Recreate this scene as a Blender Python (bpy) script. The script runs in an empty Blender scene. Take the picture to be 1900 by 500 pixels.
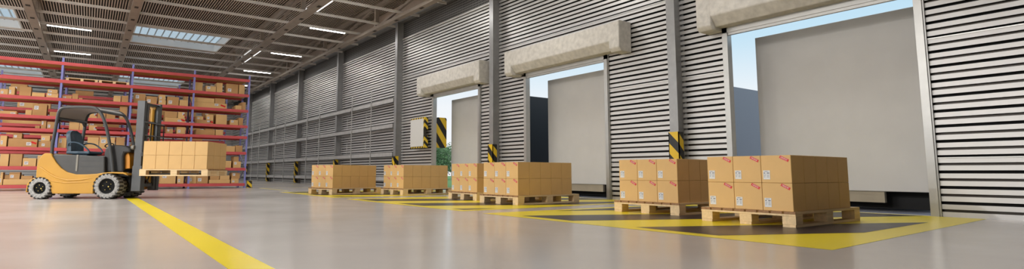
import bpy, bmesh, math, random
from mathutils import Vector, Matrix
random.seed(7)
PI = math.pi
SC = bpy.context.scene
COL = SC.collection

# ------------------------------------------------------------------ helpers
class MB:
    """collects faces, then links them as ONE mesh object"""
    def __init__(s):
        s.v = []; s.f = []; s.m = []
    def face(s, pts, mat=0):
        n = len(s.v); s.v += [tuple(p) for p in pts]; s.f.append(tuple(range(n, n + len(pts)))); s.m.append(mat)
    def box(s, x0, x1, y0, y1, z0, z1, mat=0, M=None):
        p = [(x, y, z) for x in (x0, x1) for y in (y0, y1) for z in (z0, z1)]
        if M is not None: p = [tuple(M @ Vector(q)) for q in p]
        n = len(s.v); s.v += p
        for q in ((0,1,3,2),(4,6,7,5),(0,4,5,1),(2,3,7,6),(0,2,6,4),(1,5,7,3)):
            s.f.append(tuple(n + i for i in q)); s.m.append(mat)
    def bar(s, p0, p1, w, h, mat=0):
        """rectangular bar from p0 to p1"""
        a, b = Vector(p0), Vector(p1); d = (b - a); L = d.length; d.normalize()
        up = Vector((0, 0, 1)) if abs(d.z) < .95 else Vector((0, 1, 0))
        u = d.cross(up).normalized(); w2 = u.cross(d).normalized()
        M = Matrix((( d.x, u.x, w2.x, a.x), (d.y, u.y, w2.y, a.y), (d.z, u.z, w2.z, a.z), (0, 0, 0, 1)))
        s.box(0, L, -w/2, w/2, -h/2, h/2, mat, M)
    def ext(s, poly, axis, a, b, mat=0):
        """polygon extruded along an axis; poly = (x,z) for 'y', (y,z) for 'x', (x,y) for 'z'"""
        def P(q, t):
            return {'y': (q[0], t, q[1]), 'x': (t, q[0], q[1]), 'z': (q[0], q[1], t)}[axis]
        n = len(s.v); k = len(poly)
        s.v += [P(q, a) for q in poly] + [P(q, b) for q in poly]
        s.f.append(tuple(range(n, n + k))); s.m.append(mat)
        s.f.append(tuple(range(n + 2*k - 1, n + k - 1, -1))); s.m.append(mat)
        for i in range(k):
            j = (i + 1) % k
            s.f.append((n + i, n + k + i, n + k + j, n + j)); s.m.append(mat)
    def sheet(s, prof, axis, a, b, mats=None):
        """open profile extruded along an axis"""
        for i in range(len(prof) - 1):
            q, r = prof[i], prof[i + 1]
            P = (lambda q, t: (q[0], t, q[1])) if axis == 'y' else (lambda q, t: (t, q[0], q[1]))
            s.face([P(q, a), P(q, b), P(r, b), P(r, a)], mats[i] if mats else 0)
    def tube(s, path, r, n=10, mat=0, closed=False):
        path = [Vector(p) for p in path]; k = len(path); rings = []; prev = None
        for i, p in enumerate(path):
            if closed: d = path[(i+1) % k] - path[i-1]
            else: d = path[min(i+1, k-1)] - path[max(i-1, 0)]
            d.normalize()
            if prev is None:
                u = d.cross(Vector((0, 0, 1)) if abs(d.z) < .9 else Vector((1, 0, 0))).normalized()
            else:
                u = (prev - d * prev.dot(d)).normalized()
            prev = u; w = d.cross(u); base = len(s.v)
            rr = r[i] if isinstance(r, (list, tuple)) else r
            for j in range(n):
                t = 2*PI*j/n; s.v.append(tuple(p + (u*math.cos(t) + w*math.sin(t))*rr))
            rings.append(base)
        for i in range(k if closed else k - 1):
            a, b = rings[i], rings[(i+1) % k]
            for j in range(n):
                s.f.append((a+j, a+(j+1) % n, b+(j+1) % n, b+j)); s.m.append(mat)
        if not closed:
            s.f.append(tuple(rings[0]+j for j in reversed(range(n)))); s.m.append(mat)
            s.f.append(tuple(rings[-1]+j for j in range(n))); s.m.append(mat)
    def cyl(s, p0, p1, r0, r1=None, n=20, mat=0):
        s.tube([p0, p1], [r0, r0 if r1 is None else r1], n, mat)
    def lathe(s, prof, axis_o, axis_d, n=32, mats=None):
        """closed profile (radius, offset along axis) turned round an axis"""
        o, d = Vector(axis_o), Vector(axis_d).normalized()
        u = d.cross(Vector((0, 0, 1))).normalized(); w = d.cross(u); base = len(s.v); k = len(prof)
        for j in range(n):
            t = 2*PI*j/n; e = u*math.cos(t) + w*math.sin(t)
            for (r, h) in prof: s.v.append(tuple(o + e*r + d*h))
        for j in range(n):
            for i in range(k - 1):
                a = base + j*k + i; b = base + ((j+1) % n)*k + i
                s.f.append((a, b, b+1, a+1)); s.m.append(mats[i] if mats else 0)
    def build(s, name, mats, parent=None, bevel=0, smooth=False, loc=None, rz=None):
        me = bpy.data.meshes.new(name); me.from_pydata(s.v, [], s.f)
        if not isinstance(mats, (list, tuple)): mats = [mats]
        for m in mats: me.materials.append(m)
        me.polygons.foreach_set('material_index', s.m)
        bm = bmesh.new(); bm.from_mesh(me)
        bmesh.ops.remove_doubles(bm, verts=bm.verts, dist=1e-5)
        bmesh.ops.recalc_face_normals(bm, faces=bm.faces)
        if smooth:
            lim = math.radians(35)
            for f in bm.faces: f.smooth = True
            for e in bm.edges:
                if len(e.link_faces) != 2 or e.calc_face_angle(0) > lim: e.smooth = False
        bm.to_mesh(me); bm.free(); me.update()
        o = bpy.data.objects.new(name, me); COL.objects.link(o)
        if parent is not None: o.parent = parent
        if loc is not None: o.location = loc
        if rz is not None: o.rotation_euler = (0, 0, rz)
        if bevel:
            b = o.modifiers.new('bevel', 'BEVEL'); b.width = bevel; b.segments = 2; b.limit_method = 'ANGLE'
            b.angle_limit = math.radians(40); b.use_clamp_overlap = True
        return o

def empty(name, loc=(0, 0, 0), rz=0):
    o = bpy.data.objects.new(name, None); COL.objects.link(o); o.location = loc; o.rotation_euler = (0, 0, rz)
    o.empty_display_size = .2
    return o
def tag(o, label, cat, group=None, kind=None):
    o['label'] = label; o['category'] = cat
    if group: o['group'] = group
    if kind: o['kind'] = kind
    return o
def structure(o):
    o['kind'] = 'structure'

    return o
def dup(o, loc=None, rz=None):
    """a thing with its parts and their sub-parts"""
    c = o.copy(); COL.objects.link(c)
    for ch in list(o.children):
        d = ch.copy(); COL.objects.link(d); d.parent = c
        for g in list(ch.children):
            e = g.copy(); COL.objects.link(e); e.parent = d
    if loc is not None: c.location = loc
    if rz is not None: c.rotation_euler = (0, 0, rz)
    return c
ORD = ['first','second','third','fourth','fifth','sixth','seventh','eighth','ninth','tenth','eleventh','twelfth',
       'thirteenth','fourteenth','fifteenth','sixteenth','seventeenth','eighteenth','nineteenth','twentieth']

# ---------------------------------------------------------------- materials
def lin(c):
    return tuple(((x/255)/12.92 if x/255 <= .04045 else (((x/255)+.055)/1.055)**2.4) for x in c)
def mat(name, rgb, rough=.5, metal=0., var=0., scale=8., bump=0., spec=.5, rvar=0., coat=0., stretch=None):
    m = bpy.data.materials.new(name); m.use_nodes = True; nt = m.node_tree; N = nt.nodes; L = nt.links
    b = N['Principled BSDF']; c = lin(rgb)
    b.inputs['Base Color'].default_value = (*c, 1); b.inputs['Roughness'].default_value = rough
    b.inputs['Metallic'].default_value = metal; b.inputs['Specular IOR Level'].default_value = spec
    if coat: b.inputs['Coat Weight'].default_value = coat; b.inputs['Coat Roughness'].default_value = .1
    if var or bump or rvar:
        tc = N.new('ShaderNodeTexCoord'); nz = N.new('ShaderNodeTexNoise')
        nz.inputs['Scale'].default_value = scale; nz.inputs['Detail'].default_value = 5
        src = tc.outputs['Object']
        if stretch:
            mp = N.new('ShaderNodeMapping'); mp.inputs['Scale'].default_value = stretch
            L.new(src, mp.inputs['Vector']); src = mp.outputs['Vector']
        L.new(src, nz.inputs['Vector'])
        if var:
            r = N.new('ShaderNodeValToRGB'); r.color_ramp.elements[0].position = .3; r.color_ramp.elements[1].position = .7
            r.color_ramp.elements[0].color = (*[x*(1-var) for x in c], 1)
            r.color_ramp.elements[1].color = (*[min(1, x*(1+var)) for x in c], 1)
            L.new(nz.outputs['Fac'], r.inputs['Fac']); L.new(r.outputs['Color'], b.inputs['Base Color'])
        if rvar:
            mr = N.new('ShaderNodeMapRange'); mr.inputs['From Min'].default_value = .3; mr.inputs['From Max'].default_value = .7
            mr.inputs['To Min'].default_value = rough - rvar; mr.inputs['To Max'].default_value = rough + rvar
            L.new(nz.outputs['Fac'], mr.inputs['Value']); L.new(mr.outputs['Result'], b.inputs['Roughness'])
        if bump:
            bp = N.new('ShaderNodeBump'); bp.inputs['Strength'].default_value = bump; bp.inputs['Distance'].default_value = .01
            L.new(nz.outputs['Fac'], bp.inputs['Height']); L.new(bp.outputs['Normal'], b.inputs['Normal'])
    return m
def emit(name, rgb, strength):
    m = bpy.data.materials.new(name); m.use_nodes = True; nt = m.node_tree; nt.nodes.clear()
    e = nt.nodes.new('ShaderNodeEmission'); e.inputs['Color'].default_value = (*lin(rgb), 1); e.inputs['Strength'].default_value = strength
    o = nt.nodes.new('ShaderNodeOutputMaterial'); nt.links.new(e.outputs[0], o.inputs['Surface']); return m
def stripes(name, vec, freq, a, b, rough=.4, off=0.):
    """hazard paint: two colours across a direction given in object space"""
    m = mat(name, a, rough); nt = m.node_tree; N = nt.nodes; L = nt.links
    tc = N.new('ShaderNodeTexCoord'); dt = N.new('ShaderNodeVectorMath'); dt.operation = 'DOT_PRODUCT'
    dt.inputs[1].default_value = [x*freq for x in vec]; L.new(tc.outputs['Object'], dt.inputs[0])
    fr = N.new('ShaderNodeMath'); fr.operation = 'FRACT'; ad = N.new('ShaderNodeMath'); ad.inputs[1].default_value = off; L.new(dt.outputs['Value'], ad.inputs[0]); L.new(ad.outputs[0], fr.inputs[0])
    gt = N.new('ShaderNodeMath'); gt.operation = 'GREATER_THAN'; gt.inputs[1].default_value = .5; L.new(fr.outputs[0], gt.inputs[0])
    mx = N.new('ShaderNodeMix'); mx.data_type = 'RGBA'; L.new(gt.outputs[0], mx.inputs['Factor'])
    mx.inputs['A'].default_value = (*lin(a), 1); mx.inputs['B'].default_value = (*lin(b), 1)
    L.new(mx.outputs['Result'], N['Principled BSDF'].inputs['Base Color']); return m
def perforated(name, rgb, hole, period):
    """perforated sheet: rows of dark round holes in a metal face, in the y-z plane"""
    m = mat(name, rgb, .4, .5); nt = m.node_tree; N = nt.nodes; L = nt.links
    tc = N.new('ShaderNodeTexCoord'); sp = N.new('ShaderNodeSeparateXYZ'); L.new(tc.outputs['Object'], sp.inputs[0])
    def wave(a, b, sgn):
        ad = N.new('ShaderNodeMath'); ad.operation = 'ADD' if sgn > 0 else 'SUBTRACT'; L.new(a, ad.inputs[0]); L.new(b, ad.inputs[1])
        mu = N.new('ShaderNodeMath'); mu.operation = 'MULTIPLY'; mu.inputs[1].default_value = PI/period; L.new(ad.outputs[0], mu.inputs[0])
        sn = N.new('ShaderNodeMath'); sn.operation = 'SINE'; L.new(mu.outputs[0], sn.inputs[0]); return sn.outputs[0]
    mu = N.new('ShaderNodeMath'); mu.operation = 'MULTIPLY'
    L.new(wave(sp.outputs['Y'], sp.outputs['Z'], 1), mu.inputs[0]); L.new(wave(sp.outputs['Y'], sp.outputs['Z'], -1), mu.inputs[1])
    gt = N.new('ShaderNodeMath'); gt.operation = 'GREATER_THAN'; gt.inputs[1].default_value = .12; L.new(mu.outputs[0], gt.inputs[0])
    mx = N.new('ShaderNodeMix'); mx.data_type = 'RGBA'; L.new(gt.outputs[0], mx.inputs['Factor'])
    mx.inputs['A'].default_value = (*lin(rgb), 1); mx.inputs['B'].default_value = (*lin(hole), 1)
    L.new(mx.outputs['Result'], N['Principled BSDF'].inputs['Base Color']); return m

M = {}
M['floor']   = mat('floor_epoxy', (200,193,187), .20, 0, .02, .7, 0, .65, .03)
M['yellow_paint'] = mat('yellow_floor_paint', (250,226,44), .30, 0, .03, 1, 0, .45, .02)
M['black_paint']  = mat('black_floor_paint', (52,44,46), .32, 0, .06, 1, 0, .45, .02)
M['louvre']  = mat('louvre_metal', (200,198,196), .42, .4, .02, 3, 0, .4)
M['slot']    = mat('louvre_groove_shade', (15,14,13), .8)  # shade of the deep louvre grooves, put into the colour
M['groove_brown_shade']  = mat('louvre_groove_brown_shade', (54,43,30), .35, .2)  # shade and brown floor reflection of the shallow grooves, put into the colour
M['seam']    = mat('seam_trim', (208,207,205), .35, .4)
M['steel']   = mat('column_steel', (150,150,150), .38, .4, .08, 5)
M['steel_light'] = mat('frame_aluminium', (176,175,172), .34, .55, .05, 6)
M['girt']    = mat('rail_steel', (182,180,178), .4, .25, .08, 5)
M['mesh']    = perforated('perforated_strip', (118,116,113), (30,28,27), .085)
M['deck']    = mat('roof_deck', (186,170,154), .45, .15, .08, 2)
M['deck_dark'] = mat('roof_deck_recess_shade', (26,22,20), .8)  # same sheet as the deck, recess shade painted near-black
M['purlin']  = mat('purlin_steel', (228,224,218), .42, .3, .05, 4)
M['truss']   = mat('truss_steel', (150,137,124), .5, .25, .08, 4)
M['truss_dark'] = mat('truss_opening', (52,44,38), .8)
M['concrete'] = mat('shutter_cover_concrete', (202,198,190), .7, 0, .13, 9, .8)
M['white_panel'] = mat('white_panel', (214,213,210), .5)
M['skylight_wall'] = mat('skylight_upstand', (240,240,238), .6)
M['tube_lamp'] = emit('fluorescent_tube', (255,252,246), 22)
M['roof_lamp'] = emit('roof_light_panel', (250,250,250), 1.6)
M['lamp_body'] = mat('lamp_body', (200,198,194), .4)
M['trailer'] = mat('trailer_panel', (206,203,199), .55, 0, .03, 2)
M['trailer_side'] = mat('trailer_side_grey', (122,126,134), .5)
M['trailer_black'] = mat('trailer_side_black', (26,27,29), .5)
M['chassis'] = mat('trailer_chassis', (22,22,23), .7)
M['sill']    = mat('trailer_sill', (172,160,138), .6, 0, .06, 4)
M['asphalt'] = mat('yard_asphalt', (94,95,104), .6, 0, .08, 10)
M['lawn']    = mat('lawn_grass', (72,112,52), .9, 0, .25, 18, .4)
M['kerb']    = mat('kerb_concrete', (222,220,215), .7)
M['bark']    = mat('tree_bark', (84,70,56), .9, 0, .2, 12, .5)
M['leaf']    = mat('tree_leaves', (74,108,58), .7, 0, .35, 3)
M['wood']    = mat('pallet_wood', (226,198,154), .65, 0, .12, 9, .15, .3, stretch=(.25,3,3))
M['wood_end'] = mat('pallet_end_grain', (150,112,76), .7, 0, .15, 30)
M['card']    = mat('cardboard', (216,177,120), .62, 0, .03, 5, 0, .3)
M['card_dark'] = mat('cardboard_brown', (190,148,98), .65, 0, .05, 5, 0, .3)
M['tape']    = mat('parcel_tape', (186,148,98), .35)
M['label']   = mat('label_paper', (218,219,221), .5)
M['ink']     = mat('label_ink', (112,114,124), .6)
M['red_print'] = mat('red_sticker', (208,30,22), .5)
M['rack_red'] = mat('rack_beam_red', (192,80,82), .42, 0, .05, 4)
M['rack_blue'] = mat('rack_post_blue', (124,126,184), .42, 0, .05, 4)
M['rack_board'] = mat('rack_board', (192,146,72), .6, 0, .1, 4)
M['fork_yellow'] = mat('forklift_yellow', (188,138,36), .42, 0, .06, 3, 0, .5, .06, coat=.2)
M['fork_orange'] = mat('forklift_orange', (212,140,36), .45, 0, .1, 6)
M['fork_grey'] = mat('forklift_grey_cover', (62,61,59), .45, 0, .12, 4, .05)
M['fork_black'] = mat('forklift_black', (40,39,39), .42, 0, .15, 6)
M['fork_frame'] = mat('forklift_frame', (70,71,72), .4, .3, .05, 6)
M['mast']    = mat('mast_steel', (84,86,88), .42, .3, .06, 5)
M['fork_strip'] = mat('forklift_light_strip', (126,122,112), .5)
M['visor']   = mat('visor_grey', (205,203,200), .35)
M['roof_under'] = mat('guard_roof_underside', (158,146,138), .5)
M['seat']    = mat('seat_blue', (62,82,98), .5, 0, .1, 14, .08)
M['tyre']    = mat('tyre_grey', (150,148,145), .7, 0, .45, 26, .3)
M['lug']     = mat('tyre_lug', (52,50,48), .8, 0, .3, 20)
M['hub']     = mat('wheel_hub', (10,10,10), .7, spec=.15)
M['bolt']    = mat('brass_bolt', (222,196,110), .3, .7)
M['hazard_a'] = stripes('hazard_stripes', (1.0, -1.0, 1.0), 2.3, (226,186,30), (28,27,26))
M['hazard_b'] = stripes('hazard_stripes_panel', (.82, 0, .57), 2.56, (222,184,40), (24,24,24), off=.155)
M['hazard_c'] = stripes('hazard_edge', (1, 1.4, 1), 4.0, (226,190,40), (34,32,30))

def glass_mat():
    m = bpy.data.materials.new('skylight_glass'); m.use_nodes = True; nt = m.node_tree; nt.nodes.clear()
    t = nt.nodes.new('ShaderNodeBsdfTransparent'); t.inputs['Color'].default_value = (.50, .52, .52, 1)
    g = nt.nodes.new('ShaderNodeBsdfGlossy'); g.inputs['Roughness'].default_value = .15
    d = nt.nodes.new('ShaderNodeBsdfTranslucent'); d.inputs['Color'].default_value = (.7, .74, .76, 1)
    a = nt.nodes.new('ShaderNodeMixShader'); a.inputs[0].default_value = .45
    b = nt.nodes.new('ShaderNodeMixShader'); b.inputs[0].default_value = .06
    o = nt.nodes.new('ShaderNodeOutputMaterial')
    nt.links.new(t.outputs[0], a.inputs[1]); nt.links.new(d.outputs[0], a.inputs[2])
    nt.links.new(a.outputs[0], b.inputs[1]); nt.links.new(g.outputs[0], b.inputs[2]); nt.links.new(b.outputs[0], o.inputs['Surface'])
    return m
M['glass'] = glass_mat()

# ----------------------------------------------------------------- the hall
DOORS = [(2.67, 5.82, 3.43), (8.76, 11.85, 3.43), (14.0, 16.97, 3.43)]   # outer frame: y from, y to, top
YN, YF, XW = -4.0, 51.0, 10.0
PER = 5.92/27

# floor with its painted markings
f = MB()
f.box(-22, 10.14, YN - 2, YF + .2, -.2, 0)
def clip(poly, a, b, c):
    out = []
    for i in range(len(poly)):
        p, q = poly[i], poly[(i+1) % len(poly)]
        dp, dq = a*p[0] + b*p[1] - c, a*q[0] + b*q[1] - c
        if dp >= 0: out.append(p)
        if (dp >= 0) != (dq >= 0):
            t = dp/(dp - dq); out.append((p[0] + (q[0]-p[0])*t, p[1] + (q[1]-p[1])*t))
    return out
def zone(y0, y1, bands, near):
    f.face([(x, y, .0015) for x, y in ((4.85, y0), (9.98, y0 + .17), (9.98, y1), (4.85, y1))], 1)
    inner = [(5.05, y0 + near), (9.9, y0 + near + .1), (9.9, y1 - .2), (5.05, y1 - .2)]
    for b in bands:                                  # black where b < y + .461 (x - 5.05) < b + 1
        p = clip(inner, .461, 1, b + .461*5.05)
        if p: p = clip(p, -.461, -1, -(b + 1.0) - .461*5.05)
        if p and len(p) > 2: f.face([(x, y, .003) for x, y in p], 2)
zone(2.0, 6.75, [1.1 + 1.985*k for k in range(0, 5)], .36)
zone(7.3, 12.1, [6.9 + 1.985*k for k in range(0, 5)], .25)
zone(12.9, 17.5, [12.6 + 1.985*k for k in range(0, 5)], .25)
f.face([(x, y, .0015) for x, y in ((.755, -2.5), (.995, -2.5), (.995, 15.7), (.755, 15.7))], 1)
for (x0, x1, y0, y1) in ((5.4, 9.6, 22.2, 22.3), (5.4, 5.5, 18.6, 22.2), (5.5, 9.6, 28.0, 28.1)):
    f.face([(x, y, .0015) for x, y in ((x0, y0), (x1, y0), (x1, y1), (x0, y1))], 1)
structure(f.build('floor', [M['floor'], M['yellow_paint'], M['black_paint']]))

# louvred wall on the dock side, with the three door openings
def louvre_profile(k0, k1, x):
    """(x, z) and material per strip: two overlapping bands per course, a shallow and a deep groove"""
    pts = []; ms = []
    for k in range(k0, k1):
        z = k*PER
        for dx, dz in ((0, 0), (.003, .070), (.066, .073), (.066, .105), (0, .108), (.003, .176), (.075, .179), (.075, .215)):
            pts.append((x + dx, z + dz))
    # strip i runs from point i to i+1; groove shade is painted in as black and brown faces
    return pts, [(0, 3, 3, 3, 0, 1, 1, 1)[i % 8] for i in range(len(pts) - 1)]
w = MB()
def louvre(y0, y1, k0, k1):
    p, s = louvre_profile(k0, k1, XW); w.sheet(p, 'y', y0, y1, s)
    w.box(XW + .076, XW + .085, y0, y1, k0*PER, k1*PER, 1)
    for k in range(3, k1, 8):
        if k >= k0: w.box(XW - .012, XW + .004, y0, y1, k*PER + .172, k*PER + .188, 2)
segs = [(YN, 2.67), (5.82, 8.76), (11.85, 14.0), (16.97, YF)]
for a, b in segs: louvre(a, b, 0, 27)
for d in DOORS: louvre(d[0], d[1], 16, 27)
structure(w.build('wall_right', [M['louvre'], M['slot'], M['seam'], M['groove_brown_shade']]))
# perforated strip above it and the eave
w = MB()
w.box(XW + .02, XW + .1, YN, YF, 5.96, 6.62, 0)
w.box(XW - .03, XW + .08, YN, YF, 5.90, 5.955, 1)
structure(w.build('trim_1', [M['mesh'], M['seam']]))
w = MB()
w.box(XW - .16, XW + .14, YN, YF, 6.62, 6.84, 0)
w.box(XW - .22, XW - .12, YN, YF, 6.60, 6.66, 0)
w.box(XW - .08, XW + .14, YN, YF, 6.84, 7.5, 1)
structure(w.build('trim_2', [M['steel'], M['deck']]))
# end wall
w = MB()
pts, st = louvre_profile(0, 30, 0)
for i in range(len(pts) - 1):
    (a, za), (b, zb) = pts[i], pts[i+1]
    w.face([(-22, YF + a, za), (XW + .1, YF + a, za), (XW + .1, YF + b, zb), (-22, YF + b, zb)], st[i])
w.box(-22, XW + .1, YF + .12, YF + .16, 0, 7.5, 1)
w.box(-22, XW, YF - .03, YF + .05, 6.58, 6.68, 2); w.box(-22, XW, YF - .03, YF + .05, 6.78, 6.90, 2)
structure(w.build('wall_back', [M['louvre'], M['slot'], M['seam'], M['groove_brown_shade']]))

w = MB(); w.box(-22, XW + .15, YN - 2.2, YN - 2.05, 0, 7.5); w.box(XW, XW + .15, YN - 2.05, YN, 0, 7.5)  # unseen wall behind the camera, added to cut light from that side
structure(w.build('wall_front_added', [M['steel']]))
# roof deck: corrugated sheet with ribs along the hall, opened for the skylights
SKY = [(1.36, 5.5, 29.5, 34.0), (1.36, 5.5, 45.4, 49.9), (1.36, 5.5, 13.5, 18.0), (-7.2, -2.95, 29.5, 34.0), (-7.2, -2.95, 45.4, 49.9), (-7.2, -2.95, 13.5, 18.0)]
dk = MB(); RIB = .092; X0, X1, ZD = -20.0, XW + .1, 7.38
def deck(x0, x1, y0, y1):
    n = max(1, round((x1 - x0)/RIB)); r = (x1 - x0)/n
    for i in range(n):
        x = x0 + i*r
        dk.face([(x, y0, ZD), (x + .5*r, y0, ZD), (x + .5*r, y1, ZD), (x, y1, ZD)], 0)
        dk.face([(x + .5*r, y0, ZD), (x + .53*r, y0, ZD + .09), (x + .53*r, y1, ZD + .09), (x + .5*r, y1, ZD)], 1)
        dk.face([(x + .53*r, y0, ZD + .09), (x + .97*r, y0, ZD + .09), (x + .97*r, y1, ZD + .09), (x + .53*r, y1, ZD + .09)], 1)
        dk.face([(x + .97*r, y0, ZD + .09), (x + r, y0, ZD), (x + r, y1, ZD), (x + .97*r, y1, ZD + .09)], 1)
ys = [YN - 2.2] + sorted({v for s in SKY for v in (s[2], s[3])}) + [YF + .2]
for y0, y1 in zip(ys, ys[1:]):
    holes = sorted((s[0], s[1]) for s in SKY if s[2] <= y0 + .01 and s[3] >= y1 - .01)
    x = X0
    for a, b in holes + [(X1, X1)]:
        if a > x: deck(x, a, y0, y1)
        x = b
xs = X0
for y0, y1 in zip(ys, ys[1:]):      # outer skin above the ribs keeps daylight out
    holes = sorted((s[0], s[1]) for s in SKY if s[2] <= y0 + .01 and s[3] >= y1 - .01)
    x = X0
    for a, b in holes + [(X1, X1)]:
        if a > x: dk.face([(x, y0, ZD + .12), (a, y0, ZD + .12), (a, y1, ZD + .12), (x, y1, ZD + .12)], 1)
        x = b
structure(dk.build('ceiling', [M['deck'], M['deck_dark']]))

# skylights: white upstand, glazing with bars
for n, (x0, x1, y0, y1) in enumerate(SKY):
    t = .06; h0, h1 = ZD - .03, ZD + .5
    root = empty('window_%d' % (n + 1), ((x0+x1)/2, (y0+y1)/2, h0)); structure(root)
    cx, cy = (x0+x1)/2, (y0+y1)/2; hx, hy = (x1-x0)/2, (y1-y0)/2
    m = MB(); H = h1 - h0
    m.box(-hx, hx, hy - t, hy, 0, H); m.box(-hx, hx, -hy, -hy + t, 0, H); m.box(-hx, -hx + t, -hy + t, hy - t, 0, H); m.box(hx - t, hx, -hy + t, hy - t, 0, H)
    m.build('skylight_upstand', M['skylight_wall'], root)
    m = MB(); k = 12
    for i in range(k + 1):
        x = -hx + t + (2*hx - 2*t)*i/k; m.box(x - .02, x + .02, -hy + t, hy - t, H - .06, H)
    m.build('glazing_bars', M['steel_light'], root)
    m = MB(); m.box(-hx + t, hx - t, -hy + t, hy - t, H, H + .012); m.build('pane', M['glass'], root)

# purlins across the hall
PY = [17.77 + 1.924*k for k in range(-10, 18)]
PY = [y for y in PY if YN < y < YF]
for i, y in enumerate(PY):
    m = MB(); z = 6.5
    m.box(X0, XW - .18, -.03, .03, -.045, -.035); m.box(X0, XW - .18, -.03, .03, .03, .04); m.box(X0, XW - .18, -.008, .008, -.035, .03)
    o = m.build('roof_purlin', M['purlin'], loc=(0, y, z))
    far = len(PY) - 1 - i
    lab = ('slim grey roof purlin, ' + (ORD[far] + ' from the end wall' if far < 20 else ORD[i] + ' from the open near side'))
    tag(o, lab, 'roof purlin', 'roof purlins across the hall')

# trusses along the hall
TX = [(-2.05, .30), (1.02, .27), (6.15, .26), (9.12, .22)]
TL = ['leftmost wide tan roof truss running along the hall over the rack', 'tan roof truss left of the central skylight, running along the hall',
      'brown roof truss right of the central skylight with hanging posts', 'dark roof truss closest to the louvred dock wall, with diagonals']
POSTS = [1.5, 7.7, 13.9, 20.05, 26.0, 32.1, 38.3, 44.5, 50.6]
for (x, wd), lb in zip(TX, TL):
    root = empty('roof_truss', (x, 0, 6.2)); tag(root, lb, 'roof truss', 'roof trusses along the hall')
    m = MB()
    m.box(-wd/2, wd/2, YN, YF, .12, .135); m.box(-wd/2, -wd/2 + .02, YN, YF, .135, .24); m.box(wd/2 - .02, wd/2, YN, YF, .135, .24)
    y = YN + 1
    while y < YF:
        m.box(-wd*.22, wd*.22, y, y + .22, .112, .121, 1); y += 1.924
    m.build('bottom_chord', [M['truss'], M['truss_dark']], root)
    m = MB(); m.box(-.09, .09, YN, YF, 1.02, 1.15); m.build('top_chord', M['truss'], root)
    for k, y in enumerate(POSTS):
        m = MB(); m.box(-.075, .075, y - .075, y + .075, .2, 1.04); m.build('post', M['truss'], root)
        if k:
            m = MB(); m.bar((0, y - .1, .22), (0, POSTS[k-1] + .4, 1.03), .09, .09); m.build('diagonal', M['truss'], root)

# tube lamps under the purlins
LX = [(-1.7, -.24), (6.94, 8.42), (-10.3, -8.8), (-18.9, -17.4)]  # last two rows are unseen, added to light box fronts and wall
LY = [17.77 + 1.924*k for k in (-7, -4, -1, 2, 5, 8, 11, 14)]
LROW = ['over the tan trusses', 'beside the dock wall', 'added unseen far left of the rack', 'added unseen along the open left edge']
for xi, (a, b) in enumerate(LX):
    for j, y in enumerate(LY):
        root = empty('tube_lamp', ((a+b)/2, y, 6.4548)); hl = (b-a)/2
        m = MB(); m.box(-hl, hl, -.045, .045, -.03, 0); m.build('housing', M['lamp_body'], root)
        m = MB(); m.box(-hl + .01, hl - .01, -.035, .035, -.05, -.03); m.build('diffuser', M['tube_lamp'], root)
        far = len(LY) - 1 - j
        tag(root, 'white tube lamp %s, %s from the end wall' % (LROW[xi], ORD[far]), 'ceiling lamp', 'linear tube lamps under the roof')
        ld = bpy.data.lights.new('tube_light', 'AREA'); ld.shape = 'RECTANGLE'; ld.size = 2*hl; ld.size_y = .10; ld.energy = (48, 48, 900, 900)[xi] * (1 if xi < 2 else (1.1, 1.1, .7, .4, .15, .1, .1, .1)[j])  # the added left rows are far stronger than the visible ones
        ld.color = (1, .98, .95); lo = bpy.data.objects.new('tube_light', ld); COL.objects.link(lo); lo.parent = root; lo.location = (0, 0, -.06)
# two long roof lights in the deck near the dock wall
for k, (y0, y1) in enumerate(((15.5, 22.4), (31.3, 36.0))):
    m = MB(); m.box(6.95, 7.45, y0, y1, ZD - .05, ZD - .01, 0)
    o = m.build('roof_light', [M['roof_lamp']]); 
    tag(o, ['long white light strip in the roof, at the top edge of the picture', 'long white light strip in the roof, farther along beside the truss'][k], 'roof light', 'light strips in the roof')

# ---------------------------------------------------------- columns and rails
CY = [6.82, 13.10, 19.45, 25.8, 32.0, 38.1, 44.4]
CL = ['between the two nearest dock doors', 'between the middle and the farthest dock door', 'just beyond the farthest dock door, where the rails begin',
      'second along the railed part of the wall', 'third along the railed part of the wall', 'fourth along the railed part of the wall, by the rack', 'at the far end of the wall, behind the rack']
for i, y in enumerate(CY):
    root = empty('steel_column', (9.72, y, 0)); tag(root, 'grey steel wall column ' + CL[i], 'column', 'steel columns on the dock wall')
    m = MB(); hw = .10; dp = .33
    m.box(0, .02, -hw, hw, 0, 6.62); m.box(dp - .02, dp, -hw, hw, 0, 6.62); m.box(.02, dp - .02, -.03, .03, 0, 6.62)
    m.build('shaft', M['steel'], root)
    m = MB(); m.box(-.05, dp, -.16, .16, 0, .02); m.build('foot_plate', M['steel'], root)
    m = MB(); h = 1.45 if i < 2 else 1.25
    m.box(-.03, -.005, -.12, .12, .03, h); m.box(-.03, .13, -.12, -.105, .03, h); m.box(-.03, .13, .105, .12, .03, h)
    g = m.build('corner_guard', M['hazard_a'], root); g['label'] = 'black and yellow striped column guard'
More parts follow.
